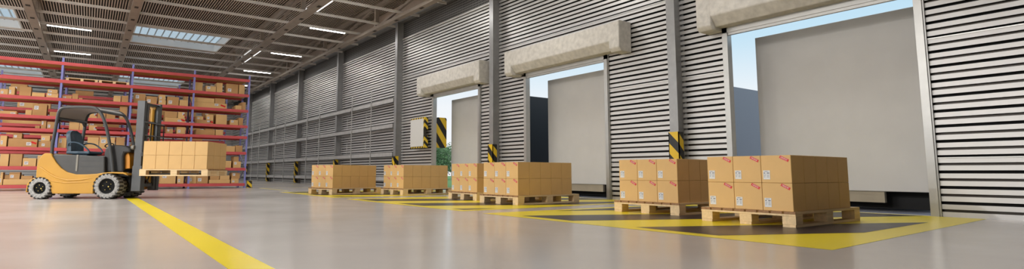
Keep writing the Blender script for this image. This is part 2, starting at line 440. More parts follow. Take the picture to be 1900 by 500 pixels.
# horizontal rails on the far part of the wall
for k, (z, nm) in enumerate(((3.48, 'topmost'), (2.46, 'second from the top'), (1.33, 'third from the top'), (.36, 'lowest'))):
    m = MB(); m.box(9.70, 9.73, 19.60, YF, z - .10, z + .10); m.box(9.70, 9.98, 19.60, YF, z + .08, z + .10); m.box(9.70, 9.98, 19.60, YF, z - .10, z - .08)
    tag(m.build('steel_rail', M['girt']), 'horizontal grey steel rail along the far louvred wall, %s of four' % nm, 'steel rail', 'horizontal rails on the far wall')
ROD = [21.6, 23.7, 28.0, 30.0, 34.2, 36.2, 40.3, 42.3]
for k, y in enumerate(ROD):
    root = empty('tie_rod', (9.675, y, 0)); tag(root, 'thin vertical tie rod on the far rails, %s from the near end' % ORD[k], 'tie rod', 'tie rods on the far wall')
    m = MB(); m.cyl((0, 0, .02), (0, 0, 4.05), .021, n=8); m.build('rod', M['steel_light'], root)
    for q, (z0, z1) in enumerate(((3.58, 2.56), (2.36, 1.43))):
        m = MB(); m.cyl((0, .03, z0 - .05), (0, .5, z0 - .45), .009, n=6); m.cyl((0, .5, z0 - .45), (0, .5, z1 + .05), .011, n=6); m.build('brace', M['steel_light'], root)

# ---------------------------------------------------------------- dock doors
NAMES = ['nearest', 'middle', 'farthest']
for i, (y0, y1, zt) in enumerate(DOORS):
    root = empty('door_%d' % (i + 1), (XW, (y0+y1)/2, 0)); structure(root)
    hy = (y1-y0)/2; fw = .10
    m = MB()
    for s in (-1, 1):
        a, b = sorted((s*hy, s*(hy - fw))); m.box(-.06, .09, a, b, 0, zt)
        a, b = sorted((s*(hy - .03), s*(hy + .02))); m.box(-.035, .0, a, b, 0, zt)
    m.build('jamb', M['steel_light'], root)
    m = MB(); m.box(-.06, .09, -hy, hy, zt - fw, zt); m.box(-.04, .02, -hy, hy, zt - fw - .05, zt - fw); m.build('lintel', M['steel_light'], root)
CV = [(2.2, 6.12), (8.05, 12.25), (13.5, 17.42)]
for i, (y0, y1) in enumerate(CV):
    root = empty('shutter_cover', (XW - .016, (y0+y1)/2, 0)); hy = (y1-y0)/2
    tag(root, 'rough grey concrete-like shutter cover above the %s dock door' % NAMES[i], 'shutter cover', 'shutter covers above the dock doors')
    m = MB(); m.ext([(0, 4.06), (-.40, 4.06), (-.42, 4.03), (-.42, 3.62), (-.26, 3.43), (0, 3.43)], 'y', -hy + .02, hy - .02)
    m.build('casing', M['concrete'], root, bevel=.02)
    for s in (-1, 1):
        m = MB(); a, b = sorted((s*hy, s*(hy - .30)))
        m.ext([(0, 4.07), (-.41, 4.07), (-.43, 4.04), (-.43, 3.44), (-.36, 3.36), (0, 3.36)], 'y', a, b)
        m.build('end_block', M['concrete'], root, bevel=.02)

# ------------------------------------------------- control box and dock sign
root = empty('dock_sign_box', (9.72, 17.63, 1.50)); tag(root, 'white box with black and yellow striped edges beside the farthest door', 'sign box')
m = MB(); m.box(-.02, .0, -.48, .48, .05, 1.05); m.build('front_panel', M['white_panel'], root, bevel=.01)
m = MB(); m.box(.0, .14, -.5, .5, 0, .05); m.box(.0, .14, -.5, .5, 1.05, 1.10); m.box(-.01, .14, -.55, -.48, .0, .42); m.box(-.01, .14, -.55, -.48, .66, 1.10); m.box(0, .14, .46, .5, .05, 1.05)
m.build('striped_edge', M['hazard_c'], root)
m = MB(); m.box(.14, .27, -.2, .2, .3, .8); m.build('bracket', M['steel'], root)
root = empty('dock_warning_panel', (10.115, 17.0, 1.50)); tag(root, 'black and yellow chevron panel standing outside the farthest door frame', 'warning panel')
m = MB(); r = .07; poly = []
for cx, cz, a0 in ((.44 - r, r, -90), (.44 - r, 1.10 - r, 0), (r, 1.10 - r, 90), (r, r, 180)):
    for k in range(5): t = math.radians(a0 + 22.5*k); poly.append((cx + r*math.cos(t), cz + r*math.sin(t)))
m.ext(poly, 'y', -.06, .06); m.build('panel', M['hazard_b'], root)
m = MB(); m.box(-.028, .012, -.02, .05, .35, .75); m.build('bracket', M['steel'], root)

# ------------------------------------------------------- outside the doors
m = MB(); m.box(10.14, 70, -10, 18.4, -.25, -.004); o = m.build('yard', M['asphalt']); structure(o)
m = MB(); m.box(10.14, 70, 18.4, 19.0, -.25, .01); structure(m.build('kerb', M['kerb']))
m = MB(); m.box(10.14, 70, 19.0, 95, -.25, 0.0); structure(m.build('lawn', M['lawn']))
TR = [(3.0, 5.63, 3.33), (9.15, 11.78, 3.30), (14.4, 17.0, 3.28)]
for i, (y0, y1, zt) in enumerate(TR):
    root = empty('truck_trailer', (10.8, (y0+y1)/2, 0)); hy = (y1-y0)/2
    tag(root, 'light grey trailer parked tail-on outside the %s dock door' % NAMES[i], 'trailer', 'trailers at the docks')
    m = MB(); m.box(.0, .06, -hy, hy, .315, zt); m.build('rear_door', M['trailer'], root, bevel=.012)
    m = MB(); m.box(.06, 8.2, -hy + .01, hy - .01, .33, zt - .01, 0); b_ = m.build('body', [M['trailer_side'] if i == 1 else M['trailer_black'] if i == 2 else M['trailer']], root)
    b_['label'] = ['light grey trailer body', 'dark blue-grey trailer body', 'black trailer body'][i]
    m = MB(); m.box(.04, .12, -hy + .62, hy, .13, .325); m.build('rear_sill', M['sill'], root)
    m = MB(); m.box(.3, 8.0, -.5, .5, .16, .33); m.box(.35, .42, -hy, hy, .02, .3); m.build('chassis', M['chassis'], root)
    for (x, s) in ((1.7, -1), (1.7, 1), (2.6, -1), (2.6, 1)):
        m = MB(); a, b = sorted((s*(hy - .02), s*(hy - .32))); m.cyl((x, a, .17), (x, b, .17), .17, n=20); m.build('wheel', M['lug'], root)
def tree(x, y, h, lab):
    root = empty('tree', (x, y, 0)); tag(root, lab, 'tree', 'trees beyond the farthest door')
    m = MB(); m.tube([(0, 0, 0), (.05, .03, h*.4), (0, 0, h*.8)], [.14, .1, .04], 8)
    for k in range(5):
        t = k*1.3; m.tube([(0, 0, h*(.3 + .09*k)), (math.cos(t)*h*.2, math.sin(t)*h*.2, h*(.45 + .1*k))], [.05, .02], 6)
    m.build('trunk', M['bark'], root)
    m = MB(); rnd = random.Random(int(x*100))
    cl = [(rnd.uniform(-1, 1)*h*.22, rnd.uniform(-1, 1)*h*.22, h*rnd.uniform(.22, .95), h*rnd.uniform(.11, .19)) for _ in range(26)]
    for (cx, cy, cz, cr) in cl:
        for _ in range(70):
            v = Vector((rnd.gauss(0, 1), rnd.gauss(0, 1), rnd.gauss(0, 1))).normalized()*cr*rnd.uniform(.5, 1)
            c = Vector((cx, cy, cz)) + v; a = Vector((rnd.gauss(0, 1), rnd.gauss(0, 1), rnd.gauss(0, 1))).normalized(); b = a.orthogonal().normalized()
            s = h*.028*rnd.uniform(.7, 1.3); m.face([c - a*s, c - b*s*.6, c + a*s, c + b*s*.6])
    m.build('crown', M['leaf'], root)
for k, (x, y, h, lb) in enumerate(((25.2, 42.0, 3.6, 'leafy green tree beside the door frame, tallest in the gap'), (27.6, 44.6, 3.0, 'leafy green tree in the door gap, close to the trailer edge'),
                                   (23.0, 39.0, 3.1, 'leafy green tree half hidden by the far door frame'), (30.0, 48.5, 3.6, 'leafy green tree farthest back on the lawn'))):
    tree(x, y, h, lb)

# --------------------------------------------------------- pallets and boxes
def make_pallet(L=1.72, W=1.16, H=.175):
    """local corner at 0,0; x along the long side"""
    root = empty('pallet'); hb, hs, hd, ht = .17*H, .54*H, .13*H, .16*H
    z1 = hb; z2 = z1 + hs; z3 = z2 + hd
    bw = .13*W
    for y0 in (0, W/2 - bw/2, W - bw):
        m = MB(); m.box(0, L, y0 + .004, y0 + bw - .004, 0, z1); m.build('bottom_board', M['wood'], root, bevel=.003)
        for x0 in (0, L/2 - .085, L - .17):
            m = MB(); m.box(x0 + .003, x0 + .167, y0, y0 + bw, z1, z2); m.build('block', M['wood'], root, bevel=.004)
    for x0 in (0, L/2 - .085, L - .17):
        m = MB(); m.box(x0, x0 + .17, 0, W, z2, z3); m.build('cross_board', M['wood'], root, bevel=.003)
    m = MB(); n = 8; g = .022; w = (W - (n-1)*g)/n
    for k in range(n):
        y = k*(w + g); m.box(.012, L - .012, y, y + w, z3, H)
        m.box(0, .012, y, y + w, z3, H, 1); m.box(L - .012, L, y, y + w, z3, H, 1)
    m.build('deck', [M['wood'], M['wood_end']], root, bevel=.002)
    return root
def carton(name, sx, sy, sz, mt='card', bev=.006):
    """box with its floor corner at 0,0,0; tape along the top seam"""
    m = MB(); m.box(.0015, sx - .0015, .0015, sy - .0015, 0, sz - .001)
    return m.build(name, M[mt], bevel=bev)
def front_prints(o, sx, sy, sz):
    """delivery label and red sticker on the -x face"""
    m = MB(); y1 = sy - .025; y0 = y1 - .078; z0 = .04; z1 = z0 + .105; x = -.0015
    m.box(x, .002, y0, y1, z0, z1, 0)
    def ink(a, b, c, d): m.box(x - .0006, x, y1 - b, y1 - a, z0 + c, z0 + d, 1)
    ink(.014, .024, .090, .097); ink(.026, .050, .090, .096); ink(.054, .062, .090, .096)
    ink(.008, .024, .068, .080); ink(.042, .070, .068, .079)
    for k in range(4): ink(.008, .034 - .004*k, .054 - .010*k, .057 - .010*k); ink(.042, .068, .054 - .010*k, .057 - .010*k)
    m.build('shipping_label', [M['label'], M['ink']], o)
    m = MB(); R = Matrix.Translation((0, .075, sz - .042)) @ Matrix.Rotation(math.radians(27), 4, 'X')
    hl, hh = .054, .0165
    m.box(-.0015, .002, -hl, hl, -hh, hh, 0, R)
    for a, b, c, d in ((-hl + .004, hl - .004, hh - .0034, hh - .0024), (-hl + .004, hl - .004, -hh + .0024, -hh + .0034)): m.box(-.0022, -.0015, a, b, c, d, 1, R)
    glyph = [(0, .0018, .1, .9), (.0018, .005, .74, .9), (.0018, .004, .42, .56)]
    for k in range(7):
        y = hl - .014 - k*.0118
        for (a, b, c, d) in glyph: m.box(-.0022, -.0015, y - b - .0012, y - a, -.0085 + .017*c, -.0085 + .017*d, 1, R)
        if k % 2: m.box(-.0022, -.0015, y - .0072, y - .0056, -.0065, .0065, 1, R)
    m.build('red_sticker', [M['red_print'], M['label']], o)
NX, NY, BX, BY, BZ = 5, 3, .30, .347, .32
STACKS = [  # box corner x, y, turn, name
    (6.50, 3.05, 0, 'nearest pallet'), (6.95, 4.85, 2, 'second pallet'), (6.66, 8.12, 3, 'middle-door pallet'),
    (7.0, 9.95, 0, 'half-hidden pallet'), (6.98, 13.38, 5, 'farthest-door pallet'), (5.50, 14.70, 14, 'farthest pallet')]
PLAB = ['wooden pallet with a two-layer box load, nearest to the viewer', 'wooden pallet with boxes just behind the nearest pallet', 'wooden pallet with boxes in front of the middle dock door',
        'wooden pallet half hidden behind the one at the middle door', 'wooden pallet with boxes by the farthest dock door', 'wooden pallet with boxes farthest from the viewer, before the railed wall']
pal = make_pallet(); c0 = carton('cardboard_box', BX, BY, BZ); front_prints(c0, BX, BY, BZ)
plain = carton('cardboard_box', BX, BY, BZ)
used = {'p': False, 'c': False, 'q': False}
def take(src, key, loc, rz):
    if not used[key]:
        used[key] = True; src.location = loc; src.rotation_euler = (0, 0, rz); return src
    return dup(src, loc, rz)
COLN = ['right', 'middle', 'left']
for (x, y, a, nm), pl in zip(STACKS, PLAB):
    a = math.radians(a); ca, sa = math.cos(a), math.sin(a)
    def T(u, v, z): return (x + ca*u - sa*v, y + sa*u + ca*v, z)
    tag(take(pal, 'p', T(-.03, -.03, .001), a), pl, 'pallet', 'loaded pallets by the dock doors')
    for k in range(2):
        z = .1765 + k*(BZ + .0005); row = ['lower', 'upper'][k]
        for j in range(NY):
            o = take(c0, 'c', T(0, j*BY, z), a)
            tag(o, '%s stickered box, %s of three in the front row, %s' % (row, COLN[j], nm), 'box', 'boxes on the ' + nm)
        for i in range(1, NX):
            o = take(plain, 'q', T(i*BX, 0, z), a)
            tag(o, '%s plain box, %s along the side, %s' % (row, ORD[i], nm), 'box', 'boxes on the ' + nm)
        for j in range(1, NY):      # the far side of the load
            o = take(plain, 'q', T((NX-1)*BX, j*BY, z), a)
            tag(o, '%s plain box at the back, %s from the side, %s' % (row, ORD[j], nm), 'box', 'boxes on the ' + nm)

# ------------------------------------------------------------ storage racks
PX = [-2.87, -.90, 1.09, 3.06, 5.01]; RD = 1.2
LV = [.184, .777, 1.393, 2.007, 2.432, 3.046, 3.66, 4.263]
def make_rack(y):
    root = empty('storage_rack', (0, y, 0)); xa, xb = PX[0], PX[-1]
    for x in PX:
        m = MB()
        for yy in (0, RD - .07):
            m.box(x - .03, x + .03, yy, yy + .07, 0, 4.42); m.box(x - .05, x + .05, yy - .015, yy + .085, 0, .012)
        z = .25
        s = 0
        while z < 4.2:
            a, b = (.07, RD - .07) if s else (RD - .07, .07)
            m.bar((x, a, z), (x, b, min(z + .55, 4.35)), .03, .02); z += .55; s = 1 - s
        m.build('upright_frame', M['rack_blue'], root)
    for k, z in enumerate(LV):
        m = MB(); m.box(xa, xb, .045, RD - .05, z - .035, z - .008); sh = m.build('shelf', M['rack_board'], root)
        for nm, ya, yb in (('front_beam', -.012, .04), ('rear_beam', RD - .045, RD + .005)):
            m = MB()
            m.box(xa + .0, xb - .0, ya, yb, z - .105, z)
            m.box(xa, xb, ya - .004 if ya < 0 else yb, ya if ya < 0 else yb + .004, z - .075, z - .03)
            m.build(nm, M['rack_red'], sh)
    return root
R1 = make_rack(22.8); tag(R1, 'long red and blue storage rack with eight shelves, front one behind the forklift', 'storage rack', 'storage racks')
R2 = dup(R1, (0, 27.1, 0)); tag(R2, 'second red and blue storage rack, seen through the gaps of the front rack', 'storage rack', 'storage racks')

RACKBOX = [(5, -2.433, -2.238, 22.95, 3.0468, 3.239, 1),
  (5, -2.227, -2.075, 22.95, 3.0468, 3.326, 1),
  (5, -1.961, -1.665, 22.95, 3.0468, 3.358, 0),
  (5, -1.643, -1.313, 22.95, 3.0468, 3.193, 0),
  (5, -1.270, -0.960, 22.95, 3.0468, 3.207, 1),
  (5, -1.251, -0.983, 22.95, 3.2080, 3.333, 1),
  (5, -0.856, -0.596, 22.95, 3.0468, 3.168, 1),
  (5, -0.583, -0.422, 22.95, 3.0468, 3.242, 0),
  (5, -0.402, -0.298, 22.95, 3.0468, 3.107, 0),
  (5, 0.585, 0.790, 22.95, 3.0468, 3.269, 0),
  (5, 0.815, 1.014, 22.95, 3.0468, 3.288, 0),
  (5, 1.190, 1.535, 22.95, 3.0468, 3.403, 1),
  (5, 1.555, 1.890, 22.95, 3.0468, 3.336, 1),
  (5, 1.946, 2.185, 22.95, 3.0468, 3.226, 1),
  (5, 1.952, 2.158, 22.95, 3.2270, 3.424, 1),
  (5, 2.217, 2.600, 22.95, 3.0468, 3.374, 1),
  (5, 2.622, 2.907, 22.95, 3.0468, 3.282, 0),
  (4, -2.384, -1.978, 22.95, 2.4328, 2.539, 2),
  (4, -1.764, -1.602, 22.95, 2.4328, 2.609, 0),
  (4, -1.595, -1.223, 22.95, 2.4328, 2.832, 1),
  (4, -1.142, -0.945, 22.95, 2.4328, 2.581, 0),
  (4, -0.067, 0.144, 22.95, 2.4328, 2.635, 2),
  (4, 0.160, 0.389, 22.95, 2.4328, 2.651, 0),
  (4, 0.407, 0.671, 22.95, 2.4328, 2.631, 0),
  (4, 0.790, 1.013, 22.95, 2.4328, 2.902, 1),
  (4, 1.344, 1.541, 22.95, 2.4328, 2.709, 0),
  (4, 1.591, 1.741, 22.95, 2.4328, 2.724, 1),
  (4, 2.188, 2.852, 22.95, 2.4328, 2.600, 2),
  (4, 2.176, 2.575, 22.95, 2.6010, 2.830, 0),
  (4, 2.594, 2.823, 22.95, 2.6010, 2.833, 2),
  (3, -1.486, -1.362, 22.95, 2.0078, 2.104, 0),
  (3, -1.341, -1.202, 22.95, 2.0078, 2.280, 1),
  (3, -1.186, -0.976, 22.95, 2.0078, 2.247, 1),
  (3, -0.602, -0.325, 22.95, 2.0078, 2.272, 0),
  (3, -0.316, -0.161, 22.95, 2.0078, 2.248, 0),
  (3, -0.054, 0.172, 22.95, 2.0078, 2.191, 2),
  (3, 1.162, 1.308, 22.95, 2.0078, 2.157, 0),
  (3, 2.263, 2.470, 22.95, 2.0078, 2.174, 1),
  (3, 2.591, 2.873, 22.95, 2.0078, 2.271, 1),
  (2, -2.316, -2.154, 22.95, 1.3938, 1.743, 1),
  (2, -2.117, -1.394, 22.95, 1.3938, 1.659, 2),
  (2, -2.015, -1.790, 22.95, 1.6600, 1.844, 1),
  (2, -1.309, -1.045, 22.95, 1.3938, 1.610, 1),
  (2, -1.309, -1.072, 22.95, 1.6110, 1.787, 1),
  (2, -0.851, -0.636, 22.95, 1.3938, 1.734, 1),
  (2, -0.065, 0.251, 22.95, 1.3938, 1.785, 0),
  (2, 0.267, 0.714, 22.95, 1.3938, 1.801, 1),
  (2, 0.746, 0.998, 22.95, 1.3938, 1.816, 0),
  (1, -2.272, -2.064, 22.95, 0.7778, 1.164, 0),
  (1, -2.038, -1.734, 22.95, 0.7778, 1.170, 0),
  (1, -1.715, -1.377, 22.95, 0.7778, 1.039, 1),
  (1, -1.353, -1.201, 22.95, 0.7778, 1.131, 0),
  (0, -2.228, -2.164, 22.95, 0.1848, 0.586, 1),
  (0, -2.149, -1.345, 22.95, 0.1848, 0.365, 0),
  (0, -2.014, -1.750, 22.95, 0.3660, 0.587, 1),
  (0, -1.719, -1.437, 22.95, 0.3660, 0.468, 0),
  (0, 2.172, 2.653, 22.95, 0.1848, 0.602, 1),
  (0, 2.709, 2.920, 22.95, 0.1848, 0.465, 1),
  (0, 3.076, 3.337, 22.95, 0.1848, 0.584, 1),
  (0, 3.346, 3.730, 22.95, 0.1848, 0.565, 1),
  (0, 3.774, 4.511, 22.95, 0.1848, 0.321, 0),
  (0, 3.803, 4.121, 22.95, 0.3220, 0.505, 0),
  (0, 4.141, 4.485, 22.95, 0.3220, 0.485, 0),
  (0, 4.549, 4.821, 22.95, 0.1848, 0.360, 1),
  (0, 4.558, 4.851, 22.95, 0.3610, 0.589, 1),
  (6, 3.126, 3.364, 22.95, 3.6608, 4.001, 0),
  (6, 3.480, 3.837, 22.95, 3.6608, 3.895, 1),
  (6, 3.853, 4.063, 22.95, 3.6608, 4.050, 0),
  (6, 4.200, 4.630, 22.95, 3.6608, 4.052, 1),
  (6, 4.661, 4.870, 22.95, 3.6608, 4.054, 0),
  (5, 3.109, 4.251, 22.95, 3.0468, 3.250, 2),
  (5, 3.135, 3.802, 22.95, 3.2510, 3.421, 0),
  (5, 3.821, 4.184, 22.95, 3.2510, 3.444, 0),
  (5, 4.567, 4.794, 22.95, 3.0468, 3.221, 0),
  (5, 4.801, 4.941, 22.95, 3.0468, 3.364, 0),
  (4, 3.224, 3.807, 22.95, 2.4328, 2.578, 2),
  (4, 3.226, 3.446, 22.95, 2.5790, 2.711, 1),
  (4, 3.555, 3.798, 22.95, 2.5790, 2.794, 1),
  (4, 3.896, 4.278, 22.95, 2.4328, 2.820, 0),
  (4, 4.400, 4.693, 22.95, 2.4328, 2.639, 1),
  (4, 4.711, 4.870, 22.95, 2.4328, 2.738, 0),
  (3, 3.236, 3.883, 22.95, 2.0078, 2.211, 0),
  (3, 3.903, 4.169, 22.95, 2.0078, 2.234, 0),
  (2, 4.315, 4.625, 22.95, 1.3938, 1.616, 0),
  (2, 4.644, 4.900, 22.95, 1.3938, 1.646, 0),
  (2, 1.225, 1.600, 22.95, 1.3938, 1.781, 0),
  (1, 4.306, 4.518, 22.95, 0.7778, 1.043, 0),
  (1, 4.596, 4.870, 22.95, 0.7778, 1.027, 1),
  (1, 4.605, 4.781, 22.95, 1.0280, 1.214, 0)]
LN = ['bottom shelf', 'second shelf up', 'third shelf up', 'fourth shelf up', 'fifth shelf up', 'sixth shelf up', 'seventh shelf up', 'top shelf']
BAYN = ['left-end bay', 'second bay', 'third bay', 'right-end bay']
cache = {}; cnt = {}
rnd = random.Random(3)
def rack_box(lev, x0, x1, yf, z0, z1, lab, where):
    sx, sz = round(x1 - x0, 3), round(z1 - z0, 3); sy = round(min(.75, max(.3, .42 + .3*rnd.random())), 2)
    mt = 'card' if rnd.random() < .65 else 'card_dark'
    o = carton('cardboard_box', sx, sy, sz, mt, .005); o.location = (x0, yf, z0)
    if lab:
        a = sx*(.12 if lab != 2 else .62); w = min(.13, sx*.3); h = min(.12, sz*.4); zz = sz*(.2 if rnd.random() < .6 else .5)
        m = MB(); m.box(a, a + w, -.002, .003, zz, zz + h, 0); m.box(a + w*.15, a + w*.8, -.0026, -.002, zz + h*.6, zz + h*.75, 1); m.box(a + w*.15, a + w*.6, -.0026, -.002, zz + h*.25, zz + h*.38, 1)
        m.build('shipping_label', [M['label'], M['ink']], o)
    if lab == 2 and sz > .12:
        m = MB(); Rm = Matrix.Translation((sx*.88, 0, sz*.55)) @ Matrix.Rotation(math.radians(20), 4, 'Y')
        m.box(-min(.09, sx*.1), min(.09, sx*.1), -.002, .003, -.03, .03, 0, Rm); m.build('red_sticker', [M['red_print']], o)
    bay = sum(1 for p in PX[1:4] if (x0+x1)/2 > p)
    size = 'long low' if sx > 2.2*sz else 'tall' if sz > 1.15*sx else 'squat' if sz < .25 else 'medium'
    key = (where, lev, bay, 0); cnt[key] = cnt.get(key, 0) + 1; n = cnt[key]
    dress = {0: 'plain', 1: 'white-labelled', 2: 'red-stickered'}[lab]
    tag(o, '%s %s carton, %s on the %s, %s, %s' % (size, dress, ORD[n-1], LN[lev], BAYN[bay], where), 'box', 'cartons on the ' + where)
    return o
for r in RACKBOX: rack_box(*r, 'front rack')
# cartons on the rack behind
for lev, items in ((6, [(-2.6,-2.1,.30),(-.6,.0,.22),(3.3,3.9,.34)]),
                   (5, [(-2.35,-1.75,.36),(-1.7,-1.35,.34),(-.5,-.1,.3),(1.4,1.9,.33),(2.0,2.6,.28),(3.4,3.8,.36),(4.1,4.6,.3)]),
                   (4, [(-2.75,-1.6,.24),(-1.5,-1.15,.2),(-.1,.4,.3),(.5,.95,.26),(1.3,1.7,.3),(2.1,2.7,.34),(3.3,4.0,.26),(4.2,4.55,.34)]),
                   (3, [(-2.6,-2.2,.16),(-1.9,-1.2,.2),(-.2,.35,.2),(1.5,1.95,.18),(3.4,4.1,.2)]),
                   (2, [(-2.7,-2.2,.3),(-2.0,-1.5,.38),(-.4,.2,.34),(.3,.8,.3),(1.4,2.1,.36),(3.3,3.9,.3)]),
                   (1, [(-2.6,-1.9,.36),(-1.6,-1.2,.3),(1.5,2.2,.3)]), (0, [(-2.6,-2.0,.3),(1.9,2.5,.28),(3.3,3.8,.3)])):
    for (a, b, h) in items: rack_box(lev, a, b, 27.16 + .2*rnd.random(), LV[lev] + .0008, LV[lev] + h, 1 if rnd.random() < .4 else 0, 'rear rack')
# empty pallets lying on the shelves
def shelf_pallet(x, y, z, lab):
    p = dup(pal, (x, y, z), 0); p.scale = (.52, .62, .62); tag(p, lab, 'pallet', 'pallets lying on the rack shelves')
shelf_pallet(-.80, 22.93, 3.6608, 'small empty wooden pallet on the seventh shelf, beside the blue post')
shelf_pallet(.12, 22.93, 3.6608, 'small empty wooden pallet on the seventh shelf, toward the third post')
shelf_pallet(.10, 27.3, 3.0468, 'small wooden pallet on the rear rack, seen under the seventh shelf')
# striped guard post at the rack end
m = MB(); m.box(-.09, .09, -.06, .06, 0, .28); m.box(-.12, .12, -.09, .09, 0, .015)
tag(m.build('rack_guard_post', M['hazard_c'], loc=(5.20, 22.9, 0), bevel=.008), 'short black and yellow striped guard post at the rack end', 'guard post')

# ---------------------------------------------------------------- forklift
FK = empty('forklift', (0.1247, 15.6602, 0), math.radians(-31.0)); tag(FK, 'yellow and black forklift truck carrying a pallet of boxes in front of the rack', 'forklift')
# chassis and counterweight
m = MB(); m.ext([(0.342, 0.121), (-0.519, 0.121), (-0.560, 0.215), (-0.591, 0.309), (-0.654, 0.392), (-0.748, 0.439), (-0.839, 0.451), (-0.927, 0.421), (-0.999, 0.344), (-1.035, 0.250), (-1.048, 0.144), (-1.077, 0.156), (-1.064, 0.320), (-1.016, 0.409), (-0.952, 0.456), (-0.886, 0.474), (-0.889, 0.569), (-0.885, 0.723), (-0.853, 0.878), (-0.794, 0.980), (-0.741, 1.016), (-0.604, 1.010), (-0.576, 0.939), (-0.485, 0.802), (-0.373, 0.683), (-0.241, 0.597), (-0.056, 0.547), (0.172, 0.548), (0.377, 0.561), (0.512, 0.585), (0.718, 0.603), (0.948, 0.598), (1.019, 0.568), (1.045, 0.526), (0.951, 0.556), (0.743, 0.568), (0.594, 0.561), (0.472, 0.519), (0.386, 0.435), (0.344, 0.322)], 'y', -.555, .555)
body = m.build('body', M['fork_yellow'], FK, bevel=.03, smooth=False)
m = MB()
for s in (-1, 1):
    for path, r in (([(-0.874, 0.723), (-0.769, 0.676), (-0.624, 0.570), (-0.458, 0.475), (-0.215, 0.416), (0.068, 0.429), (0.304, 0.465)], .022), ([(-0.684, 0.475), (-0.519, 0.392), (-0.267, 0.357), (0.072, 0.369), (0.322, 0.382)], .016)):
        m.tube([(p[0], s*.552, p[1]) for p in path], [r*.3] + [r]*(len(path)-2) + [r*.3], 8)
m.build('body_crease', M['fork_yellow'], body, smooth=True)
m = MB(); m.box(-.72, .95, -.22, .22, .16, .5); m.cyl((-.785, -.3, .24), (-.785, .3, .24), .06); m.cyl((.63, -.3, .285), (.63, .3, .285), .07)
m.build('chassis', M['fork_black'], FK)
# battery cover below the seat
m = MB(); m.ext([(-0.605, 0.976), (-0.572, 0.994), (-0.367, 0.989), (-0.069, 0.979), (0.231, 0.962), (0.509, 0.946), (0.540, 0.525), (0.152, 0.500), (-0.077, 0.500), (-0.286, 0.559), (-0.432, 0.666), (-0.532, 0.785), (-0.612, 0.928)], 'y', -.52, .52); cov = m.build('seat_base_cover', M['fork_grey'], FK, bevel=.025)
m = MB(); a, b = (-0.085, -0.045)
m.box(a, b, -.53, -.51, .62, .985); m.build('light_strip', M['fork_strip'], cov)
m = MB()
for z in (.72, .84, .93):
    m.box(b + .02, b + .52, -.524, -.515, z, z + .008)
m.build('cover_groove', M['fork_frame'], cov)
# dashboard cowl and front panel
m = MB(); m.ext([(0.478, 0.585), (0.453, 0.839), (0.441, 1.008), (0.461, 1.130), (0.514, 1.198), (0.606, 1.217), (0.746, 1.211), (0.900, 1.188), (1.009, 1.134), (1.026, 1.048), (0.887, 1.035), (0.869, 0.962), (0.884, 0.743), (0.889, 0.683), (0.895, 0.586)], 'y', -.44, .44); cow = m.build('dashboard_cowl', M['fork_black'], FK, bevel=.04)
m = MB(); m.ext([(0.784, 1.050), (0.924, 1.063), (0.968, 0.941), (0.986, 0.684), (0.824, 0.659)], 'y', -.36, .36); m.build('front_panel', M['fork_orange'], FK, bevel=.012)
m = MB(); m.box(.55, 1.0, -.42, .42, .50, .60); m.build('front_floor', M['fork_black'], FK, bevel=.01)
m = MB(); sx_, sz_ = (.36, 1.22)
m.tube([(sx_, 0, sz_ - .25), (sx_ - .06, 0, sz_)], .022, 8)
m.tube([(sx_ - .06 + .13*math.sin(t)*.35, .15*math.cos(t), sz_ + .13*math.sin(t)*.35) for t in [2*PI*k/20 for k in range(20)]], .013, 8, closed=True)
m.build('steering_wheel', M['fork_black'], FK, smooth=True)
# wheels
def wheel(cx, cz, R, rh, y_out, w, side, nl):
    d = Vector((0, -side, 0))       # inward
    o = Vector((cx, y_out, cz))
    m = MB(); prof = [(rh, .03), (rh + .012, .008), (R*.80, 0), (R*.93, .012), (R*.965, .035), (R*.965, w - .035), (R*.93, w - .012), (R*.8, w), (rh, w - .01)]
    m.lathe(prof, o, d, 40); t = m.build('wheel', M['tyre'], FK, smooth=True)
    m = MB()
    for k in range(nl):
        for row, (a, b) in enumerate(((-.004, w*.44), (w*.56, w + .004))):
            t0 = 2*PI*(k + .5*row)/nl; lu = Matrix.Translation(o) @ Matrix.Rotation(t0, 4, 'Y')
            ya, yb = sorted((-side*a, -side*b)); hw = PI*R/nl*.42
            sk = .10*(1 if row else -1)
            L = lu @ Matrix.Rotation(sk, 4, 'Z') if False else lu
            m.box(-hw, hw, ya, yb, R*.935, R*1.0, 0, L)
            a2, b2 = sorted((-side*(-.004 if not row else w - .02), -side*(.02 if not row else w + .004)))
            m.box(-hw*.45, hw*.45, a2, b2, R*.86, R*.97, 0, L)
    m.build('tread', M['lug'], t)
    m = MB(); m.lathe([(0, .030), (rh*.35, .030), (rh*.4, .034), (rh*.85, .036), (rh + .002, .02), (rh + .002, w - .02), (0, w - .02)], o, d, 32)
    h = m.build('hub', M['hub'], t, smooth=True)
    for k in range(5):
        m = MB(); an = 2*PI*k/5 + .5; c = o + d*.032 + Vector((math.cos(an), 0, math.sin(an)))*rh*.55
        m.cyl(c, c - d*.006, .007, n=8); m.build('bolt', M['bolt'], t)
    m = MB(); m.cyl(o + d*.03 + Vector((.035, 0, -.01)), o + d*.015 + Vector((.035, 0, -.01)), .014, n=12); m.build('hub_cap', M['bolt'], t)
for s in (-1, 1):
    wheel(-.785, .243, .243, .125, s*.58, .25, s, 18)
    wheel(.628, .287, .287, .165, s*.58, .34, s, 20)
